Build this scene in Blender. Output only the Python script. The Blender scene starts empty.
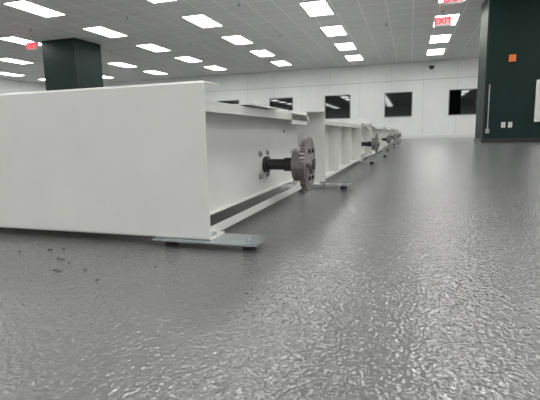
import bpy, bmesh, math, random
from mathutils import Vector, Matrix
random.seed(4)
S=bpy.context.scene
try:
    S.view_settings.view_transform='Standard'
except Exception: pass

# ---------- materials ----------
def mat(name,col,rough=.5,metal=0,noise=0,nscale=20,bump=0,bscale=100,emis=None,es=0,spec=.5):
    m=bpy.data.materials.new(name); m.use_nodes=True
    nt=m.node_tree; b=nt.nodes['Principled BSDF']
    b.inputs['Base Color'].default_value=(*col,1)
    b.inputs['Roughness'].default_value=rough
    b.inputs['Metallic'].default_value=metal
    b.inputs['Specular IOR Level'].default_value=spec
    tc=nt.nodes.new('ShaderNodeTexCoord')
    if noise:
        n=nt.nodes.new('ShaderNodeTexNoise'); n.inputs['Scale'].default_value=nscale; n.inputs['Detail'].default_value=5
        nt.links.new(tc.outputs['Object'],n.inputs['Vector'])
        r=nt.nodes.new('ShaderNodeMapRange'); r.inputs['From Min'].default_value=.3; r.inputs['From Max'].default_value=.7
        r.inputs['To Min'].default_value=1-noise; r.inputs['To Max'].default_value=1+noise
        nt.links.new(n.outputs['Fac'],r.inputs['Value'])
        v=nt.nodes.new('ShaderNodeVectorMath'); v.operation='SCALE'; v.inputs[0].default_value=col
        nt.links.new(r.outputs['Result'],v.inputs['Scale']); nt.links.new(v.outputs[0],b.inputs['Base Color'])
    if bump:
        n=nt.nodes.new('ShaderNodeTexNoise'); n.inputs['Scale'].default_value=bscale; n.inputs['Detail'].default_value=3
        nt.links.new(tc.outputs['Object'],n.inputs['Vector'])
        bp=nt.nodes.new('ShaderNodeBump'); bp.inputs['Strength'].default_value=bump; bp.inputs['Distance'].default_value=.002
        nt.links.new(n.outputs['Fac'],bp.inputs['Height']); nt.links.new(bp.outputs[0],b.inputs['Normal'])
    if emis:
        b.inputs['Emission Color'].default_value=(*emis,1); b.inputs['Emission Strength'].default_value=es
    return m
M_white=mat('white_powder_coat',(.69,.695,.67),.35,noise=.03,nscale=6,bump=.04,bscale=300)
M_wall=mat('painted_wall',(.78,.79,.78),.6,noise=.02,nscale=2)
M_seam=mat('wall_seam',(.60,.61,.61),.6,noise=.03)
M_trim=mat('trim_white',(.68,.69,.68),.5,noise=.03)
M_green=mat('dark_green_paint',(.004,.020,.016),.5,noise=.1,nscale=3,spec=.25)
M_glass=mat('dark_tinted_glass',(.085,.092,.092),.03,metal=1,noise=.03,nscale=1)
M_frame=mat('window_frame_grey',(.35,.36,.36),.4,noise=.03)
M_steel=mat('machined_steel',(.33,.32,.31),.35,.85,noise=.15,nscale=60)
M_black=mat('black_oxide_steel',(.04,.04,.04),.35,.6,noise=.2,nscale=40)
M_zinc=mat('zinc_plated_steel',(.50,.55,.57),.22,.95,noise=.12,nscale=30)
M_lamp=mat('lamp_diffuser',(.9,.9,.9),.5,noise=.01,emis=(1,.995,.97),es=13)
M_lframe=mat('lamp_frame',(.75,.75,.75),.4,noise=.02)
M_orange=mat('orange_plastic',(.85,.22,.05),.4,noise=.05)
M_red=mat('red_sign_letters',(.8,.03,.06),.4,noise=.02,emis=(1,.04,.07),es=1.2)
M_sign=mat('sign_housing',(.75,.72,.7),.4,noise=.02)
M_dark=mat('debris_black',(.02,.02,.02),.8,noise=.2)

def floor_mat():
    m=bpy.data.materials.new('grey_epoxy_floor'); m.use_nodes=True; nt=m.node_tree; b=nt.nodes['Principled BSDF']
    N=nt.nodes.new; L=nt.links.new
    tc=N('ShaderNodeTexCoord')
    n=N('ShaderNodeTexNoise'); n.inputs['Scale'].default_value=1.3; n.inputs['Detail'].default_value=4; L(tc.outputs['Object'],n.inputs['Vector'])
    cr=N('ShaderNodeValToRGB'); cr.color_ramp.elements[0].position=.3; cr.color_ramp.elements[1].position=.75
    cr.color_ramp.elements[0].color=(.140,.141,.143,1); cr.color_ramp.elements[1].color=(.163,.164,.166,1)
    L(n.outputs['Fac'],cr.inputs['Fac']); L(cr.outputs[0],b.inputs['Base Color'])
    n2=N('ShaderNodeTexVoronoi'); n2.feature='SMOOTH_F1'; n2.inputs['Scale'].default_value=175; n2.inputs['Smoothness'].default_value=.7; L(tc.outputs['Object'],n2.inputs['Vector'])
    n3=N('ShaderNodeTexNoise'); n3.inputs['Scale'].default_value=85; n3.inputs['Detail'].default_value=1.5; L(tc.outputs['Object'],n3.inputs['Vector'])
    a=N('ShaderNodeMath'); a.operation='MULTIPLY_ADD'; a.inputs[1].default_value=1.3
    L(n3.outputs['Fac'],a.inputs[0]); L(n2.outputs['Distance'],a.inputs[2])
    bp=N('ShaderNodeBump'); bp.inputs['Strength'].default_value=1; bp.inputs['Distance'].default_value=.0013
    L(a.outputs[0],bp.inputs['Height']); L(bp.outputs[0],b.inputs['Normal'])
    b.inputs['Roughness'].default_value=.17; b.inputs['Specular IOR Level'].default_value=.7
    return m
M_floor=floor_mat()

def ceil_mat():
    m=bpy.data.materials.new('ceiling_tiles'); m.use_nodes=True; nt=m.node_tree; b=nt.nodes['Principled BSDF']
    N=nt.nodes.new; L=nt.links.new
    tc=N('ShaderNodeTexCoord'); br=N('ShaderNodeTexBrick'); br.offset=0; br.squash=1
    br.inputs['Scale'].default_value=1; br.inputs['Brick Width'].default_value=.61; br.inputs['Row Height'].default_value=.61
    br.inputs['Mortar Size'].default_value=.014
    br.inputs['Color1'].default_value=(.66,.67,.66,1); br.inputs['Color2'].default_value=(.70,.71,.70,1); br.inputs['Mortar'].default_value=(.88,.88,.88,1)
    L(tc.outputs['Object'],br.inputs['Vector']); L(br.outputs['Color'],b.inputs['Base Color']); b.inputs['Roughness'].default_value=.8
    return m
M_ceil=ceil_mat()

# ---------- mesh builder ----------
class MB:
    def __init__(s): s.bm=bmesh.new(); s.mats=[]
    def mi(s,m):
        if m not in s.mats: s.mats.append(m)
        return s.mats.index(m)
    def box(s,x0,x1,y0,y1,z0,z1,m):
        i=s.mi(m)
        v=[s.bm.verts.new(p) for p in [(x0,y0,z0),(x1,y0,z0),(x1,y1,z0),(x0,y1,z0),(x0,y0,z1),(x1,y0,z1),(x1,y1,z1),(x0,y1,z1)]]
        for f in [(0,3,2,1),(4,5,6,7),(0,1,5,4),(1,2,6,5),(2,3,7,6),(3,0,4,7)]:
            fc=s.bm.faces.new([v[k] for k in f]); fc.material_index=i
    def prism(s,pts,axis,a0,a1,m,smooth=False):
        """closed 2-D profile extruded along axis x or y or z"""
        i=s.mi(m)
        def P(p,a):
            return {'x':(a,p[0],p[1]),'y':(p[0],a,p[1]),'z':(p[0],p[1],a)}[axis]
        A=[s.bm.verts.new(P(p,a0)) for p in pts]; B=[s.bm.verts.new(P(p,a1)) for p in pts]; n=len(pts)
        fs=[s.bm.faces.new(A),s.bm.faces.new(B[::-1])]
        for k in range(n):
            f=s.bm.faces.new([A[k],B[k],B[(k+1)%n],A[(k+1)%n]]); f.smooth=smooth; fs.append(f)
        for f in fs: f.material_index=i
    def cyl(s,axis,c,r,a0,a1,m,n=32):
        s.prism([(c[0]+r*math.cos(2*math.pi*k/n),c[1]+r*math.sin(2*math.pi*k/n)) for k in range(n)],axis,a0,a1,m,False)
    def mesh(s,name):
        bmesh.ops.recalc_face_normals(s.bm,faces=s.bm.faces)
        me=bpy.data.meshes.new(name); s.bm.to_mesh(me); s.bm.free()
        for m in s.mats: me.materials.append(m)
        return me
def obj(name,me,loc=(0,0,0),parent=None,bevel=0):
    o=bpy.data.objects.new(name,me); S.collection.objects.link(o); o.location=loc
    if parent: o.parent=parent
    if bevel:
        b=o.modifiers.new('bevel','BEVEL'); b.width=bevel; b.segments=2; b.limit_method='ANGLE'; b.angle_limit=math.radians(50)
    return o
def empty(name,loc):
    e=bpy.data.objects.new(name,None); e.empty_display_size=.1; S.collection.objects.link(e); e.location=loc; return e

# ---------- room ----------
XL,XR,YB,YF,ZC=-19,9,-14,20.2,3.28
def simple(name,b,m,bev=0):
    q=MB(); q.box(*b,m); return obj(name,q.mesh(name),bevel=bev)
simple('floor',(XL,XR,YB,YF,-.1,0),M_floor)
simple('ceiling',(XL,XR,YB,YF,ZC,ZC+.1),M_ceil)
simple('wall_left',(XL-.15,XL,YB,YF,0,ZC),M_wall)
simple('wall_right',(XR,XR+.15,YB,YF,0,ZC),M_wall)
simple('wall_back',(XL,XR,YB-.15,YB,0,ZC),M_wall)
simple('wall_far',(XL,XR,YF,YF+.15,0,ZC),M_wall)
simple('baseboard_far',(XL,XR,YF-.015,YF,0,.12),M_trim)
simple('baseboard_left',(XL,XL+.015,YB,YF-.02,0,.12),M_trim)
q=MB()
x=XL+.6
while x<XR:
    q.box(x-.008,x+.008,YF-.006,YF,.13,ZC,M_seam); x+=1.35
q.box(XL,XR,YF-.01,YF,2.48,2.52,M_seam)
q.box(XL,XR,YF-.03,YF,ZC-.06,ZC,M_trim)
obj('trim_1',q.mesh('trim'))
q=MB()
y=YB+.6
while y<YF:
    q.box(XL,XL+.006,y-.008,y+.008,.13,ZC,M_seam); y+=1.35
q.box(XL,XL+.03,YB,YF-.04,ZC-.06,ZC,M_trim)
obj('trim_2',q.mesh('trim'))
# windows on the far wall
for i,cx in enumerate([-11.4,-8.62,-5.9,-3.2,-.52,2.12,4.85]):
    q=MB(); w,z0,z1,t=.56,.98,2.0,.035
    q.box(cx-w,cx+w,YF-.012,YF,z0,z1,M_glass)
    q.box(cx-w-t,cx-w,YF-.03,YF,z0-t,z1+t,M_frame); q.box(cx+w,cx+w+t,YF-.03,YF,z0-t,z1+t,M_frame)
    q.box(cx-w,cx+w,YF-.03,YF,z1,z1+t,M_frame); q.box(cx-w,cx+w,YF-.03,YF,z0-t,z0,M_frame)
    obj('window_%d'%(i+1),q.mesh('window'))

# ---------- ceiling lights ----------
q=MB(); lx,ly=.29,.595
q.box(-lx,lx,-ly,ly,-.012,-.004,M_lamp)
f=.018
q.box(-lx-f,-lx,-ly-f,ly+f,-.02,0,M_lframe);q.box(lx,lx+f,-ly-f,ly+f,-.02,0,M_lframe)
q.box(-lx,lx,-ly-f,-ly,-.02,0,M_lframe);q.box(-lx,lx,ly,ly+f,-.02,0,M_lframe)
lm=q.mesh('ceiling_light')
for ix in range(9):
    for iy in range(14):
        X=.85-3.05*(ix-2); Y=18.1-2.44*iy
        if X<XL+.5 or X>XR-.5 or Y<YB+.5: continue
        obj('ceiling_light',lm,(X,Y,ZC))
# sprinklers
q=MB(); q.cyl('z',(0,0),.05,-.008,0,M_lframe,20); q.cyl('z',(0,0),.014,-.06,-.008,M_frame,12); q.cyl('z',(0,0),.03,-.065,-.06,M_frame,16)
sm=q.mesh('sprinkler_head')
for X in (-.7,-3.8,-6.8,-9.9):
    for Y in (9.7,13.0,16.5):
        obj('sprinkler_head',sm,(X,Y,ZC))

# ---------- columns ----------
def column(loc,w=1.25,d=1.15):
    q=MB(); q.box(0,w,0,d,.0,ZC,M_green)
    q.box(-.02,w+.02,-.02,d+.02,0,.10,M_black)
    for x in (.0,w-.03): q.box(x,x+.03,-.006,0,.1,ZC,M_black)
    return obj('square_column',q.mesh('square_column'),loc,bevel=.01)
column((-10.85,11,0)); column((1.58,11,0))
q=MB(); q.box(-.065,.065,-.05,0,-.075,.075,M_orange); q.cyl('y',(0,0),.03,-.06,-.05,M_orange,16)
obj('fire_alarm_strobe',q.mesh('fire_alarm_strobe'),(2.1,10.994,1.84),bevel=.006)
q=MB(); q.box(-.04,.04,-.01,0,-.06,.06,M_sign)
for z in (-.025,.025): q.box(-.015,.015,-.013,-.01,z-.012,z+.012,M_frame)
om=q.mesh('wall_outlet')
for x in (2.0,2.14): obj('wall_outlet',om,(x,10.994,.40))
q=MB(); q.cyl('z',(0,0),.012,.3,1.3,M_frame,12); q.box(-.035,.035,-.025,.025,.22,.32,M_frame)
obj('electrical_conduit',q.mesh('electrical_conduit'),(1.68,10.975,0))
q=MB(); q.box(0,.2,-.06,0,.45,1.35,M_sign); q.box(.02,.18,-.065,-.06,.5,1.3,M_trim)
obj('electrical_panel',q.mesh('electrical_panel'),(2.6,10.994,0),bevel=.004)
# camera dome on far wall
q=MB(); q.cyl('z',(0,0),.13,-.05,0,M_trim,20); q.cyl('z',(0,0),.11,-.13,-.05,M_black,20); q.cyl('z',(0,0),.07,-.19,-.13,M_black,20)
q.box(-.03,.03,0,.2,-.03,.03,M_trim)
obj('security_camera',q.mesh('security_camera'),(.8,YF-.2,3.08))

# ---------- exit signs ----------
def exit_sign(loc,rot=0):
    e=empty('exit_sign',loc); e.rotation_euler[2]=rot
    q=MB(); q.box(-.2,.2,-.03,.03,-.11,.11,M_sign); q.cyl('z',(0,0),.012,.11,ZC-loc[2],M_frame,10); q.cyl('z',(0,0),.05,ZC-loc[2]-.02,ZC-loc[2],M_frame,16)
    obj('housing',q.mesh('housing'),parent=e,bevel=.005)
    c=bpy.data.curves.new('letters','FONT'); c.body='EXIT'; c.size=.2; c.extrude=.004; c.align_x='CENTER'; c.align_y='CENTER'; c.offset=.005
    c.materials.append(M_red)
    o=bpy.data.objects.new('letters',c); S.collection.objects.link(o); o.parent=e; o.location=(0,-.034,0); o.rotation_euler=(math.pi/2,0,0)
exit_sign((.72,12.2,3.02)); exit_sign((-10.6,10.4,3.0)); exit_sign((.80,10.35,3.05))

# ---------- conveyor frame modules ----------
XW=-3.6  # inner extent
def sheet_cover(xe,H,dirn=1,first=False):
    q=MB(); t=.004; d=.09*dirn; z0=.022
    r=.006; sg=dirn
    o=[(d,z0),(sg*r,z0),(sg*r*.3,z0+r*.3),(0,z0+r),(0,H-r),(sg*r*.3,H-r*.3),(sg*r,H),(d,H)]
    i=[(d,H-t),(sg*r,H-t),(sg*t,H-r),(sg*t,z0+r),(sg*r,z0+t),(d,z0+t)]
    q.prism(o+i,'x',XW,xe,M_white)
    return q.mesh('end_cover')
def rail(L,top,bot=.03,dep=.065,lip=.028):
    t=.004
    pts=[(-dep,bot),(0,bot),(0,bot+lip*.45),(-t,bot+lip*.45),(-t,bot+t),(-dep+t,bot+t),(-dep+t,top-t),(-t,top-t),(-t,top-lip),(0,top-lip),(0,top),(-dep,top)]
    q=MB(); q.prism(pts,'y',0,L,M_white); return q
def open_rail(L,top,dep=.065,lip=.028):
    """web stops above the floor; a separate tie angle runs below it"""
    t=.004; wb=.058
    q=MB()
    q.prism([(-dep,wb),(-dep+.018,wb),(-dep+.018,wb+t),(-dep+t,wb+t),(-dep+t,top-t),(-t,top-t),(-t,top-lip),(0,top-lip),(0,top),(-dep,top)],'y',0,L,M_white)
    q.prism([(-.03,.022),(0,.022),(0,.046),(-t,.046),(-t,.022+t),(-.03,.022+t)],'y',0,L,M_white)
    for y in (0.0,L-.05): q.box(-dep-.004,-dep,y,y+.05,.022,.2,M_white); q.box(-dep-.004,-.03,y,y+.05,.022,.026,M_white)
    return q
def gear_mesh():
    q=MB(); n=44; R=.106
    pts=[]
    for k in range(n):
        for da,r in ((-.32,R-.008),(-.18,R),(.18,R),(.32,R-.008)):
            a=2*math.pi*(k+da)/n; pts.append((r*math.cos(a),r*math.sin(a)))
    q.prism(pts,'x',-.010,.010,M_steel)
    q.cyl('x',(0,0),.085,.010,.013,M_steel,48); q.cyl('x',(0,0),.064,-.05,-.010,M_steel,48)
    q.cyl('x',(0,0),.036,.012,.024,M_steel,32); q.cyl('x',(0,0),.0215,.024,.028,M_black,24)
    for k in range(6):
        a=k*math.pi/3; q.cyl('x',(.06*math.cos(a),.06*math.sin(a)),.008,.013,.018,M_black,12)
    return q.mesh('sprocket')
def shaft_mesh():
    q=MB(); q.cyl('x',(0,0),.0215,-.05,.16,M_black,32); q.cyl('x',(0,0),.032,.0,.022,M_black,32)
    q.cyl('x',(0,0),.045,-.004,.005,M_white,32)
    q.cyl('x',(0,0),.027,.09,.12,M_black,32)
    for k in range(4):
        a=math.pi/4+k*math.pi/2; q.cyl('x',(.062*math.cos(a),.062*math.sin(a)),.009,-.002,.008,M_zinc,6)
        q.cyl('x',(.062*math.cos(a),.062*math.sin(a)),.013,-.002,.002,M_steel,16)
    return q.mesh('drive_shaft')
def foot_mesh():
    q=MB(); q.box(-.16,.13,-.02,.085,.018,.022,M_zinc)
    for x in (-.13,.095): q.cyl('z',(x,.03),.009,.022,.028,M_zinc,6); q.cyl('z',(x,.03),.018,0,.018,M_black,16)
    q.box(-.03,-.005,.01,.05,.022,.034,M_zinc)
    return q.mesh('foot_plate')
q=open_rail(1.15,.375)
for yy,zz in ((.06,.14),(.9,.30),(.9,.12),(1.02,.2)): q.cyl('x',(yy,zz),.006,-.062,-.059,M_black,12)
rail_me=q.mesh('side_rail')
q=rail(1.86,.36,dep=.07)
for yy in (.6,1.2): q.box(-.066,-.004,yy,yy+.004,.035,.355,M_white)
link_me=q.mesh('link_rail')
gm,shm,fm=gear_mesh(),shaft_mesh(),foot_mesh()
q=MB(); q.box(-.10,.0,.0,.42,.375,.379,M_white); q.prism([(-.10,.379),(-.10,.405),(-.096,.405),(-.096,.379)],'y',0,.42,M_white)
q.box(-.004,.0,.12,.42,.33,.375,M_white); q.box(-.10,0,.416,.42,.33,.405,M_white)
q.prism([(-.08,.379),(.02,.379),(.02,.383),(-.08,.383)],'y',-.45,-.12,M_white)
brk=q.mesh('top_bracket')
q=MB(); q.box(XW,-.10,.01,1.15,.345,.349,M_white)
for x in (-3.5,-2.7,-1.9,-1.1): q.box(x,x+.05,.01,1.15,.03,.345,M_white)
deck=q.mesh('deck_panel')
covA=sheet_cover(0,.417); covB=sheet_cover(0,.40,-1)
for k in range(6):
    Y0=.965 if k==0 else 1.04+3.07*k
    X0=-.475 if k==0 else -.43
    e=empty('conveyor_frame',(X0,Y0,0))
    d=.07 if k==0 else 0
    obj('end_cover_front',covA,(0,0,0),e)
    obj('side_rail',rail_me,(-.02,.012,0),e).scale=(1,1.065 if k==0 else 1,1)
    obj('deck_panel',deck,(-.02,0,0),e)
    obj('top_bracket',brk,(-.02,.70+d,0),e)
    obj('end_cover_rear',covB,(.045 if k==0 else 0,1.26+d,0),e)
    obj('drive_shaft',shm,(-.08,.60+d,.168),e)
    obj('drive_sprocket',gm,(.10,.60+d,.168),e)
    obj('foot_plate_1',fm,(0,0,0),e)
    obj('foot_plate_2',fm,(.06,1.17+d,0),e)
    if k<5: obj('link_rail',link_me,(.025,1.262+d,0),e)
# debris: flat dirt flakes on the floor
q=MB()
for (x,y,r) in [(-.75,.83,.006),(-.82,.92,.005),(-.93,1.0,.005),(-.9,1.02,.004),(-.70,.86,.003),(-.78,.9,.003),(-.62,.8,.003),(-1.0,.96,.004),(-.55,.93,.003),(-.84,.93,.004),(-.77,.84,.004)]:
    x=x*.93-.02; y=y*.85+.01
    n=7; q.prism([(x+r*random.uniform(.7,1.5)*math.cos(k*2*math.pi/n),y+r*random.uniform(.7,1.5)*math.sin(k*2*math.pi/n)) for k in range(n)],'z',0,.0012,M_dark)
obj('debris_crumbs',q.mesh('debris_crumbs'))

# ---------- world & camera ----------
w=bpy.data.worlds.new('World'); S.world=w; w.use_nodes=True
w.node_tree.nodes['Background'].inputs[0].default_value=(.8,.85,.9,1); w.node_tree.nodes['Background'].inputs[1].default_value=.3
cam=bpy.data.cameras.new('camera'); co=bpy.data.objects.new('camera',cam); S.collection.objects.link(co)
cam.sensor_width=36; cam.lens=36*430/540; cam.clip_start=.02
R=Matrix.Rotation(math.radians(18),4,'Z')@Matrix.Rotation(math.radians(90-8.6),4,'X')@Matrix.Rotation(math.radians(-1.2),4,'Z')
co.matrix_world=Matrix.Translation((0,0,.284))@R
S.camera=co
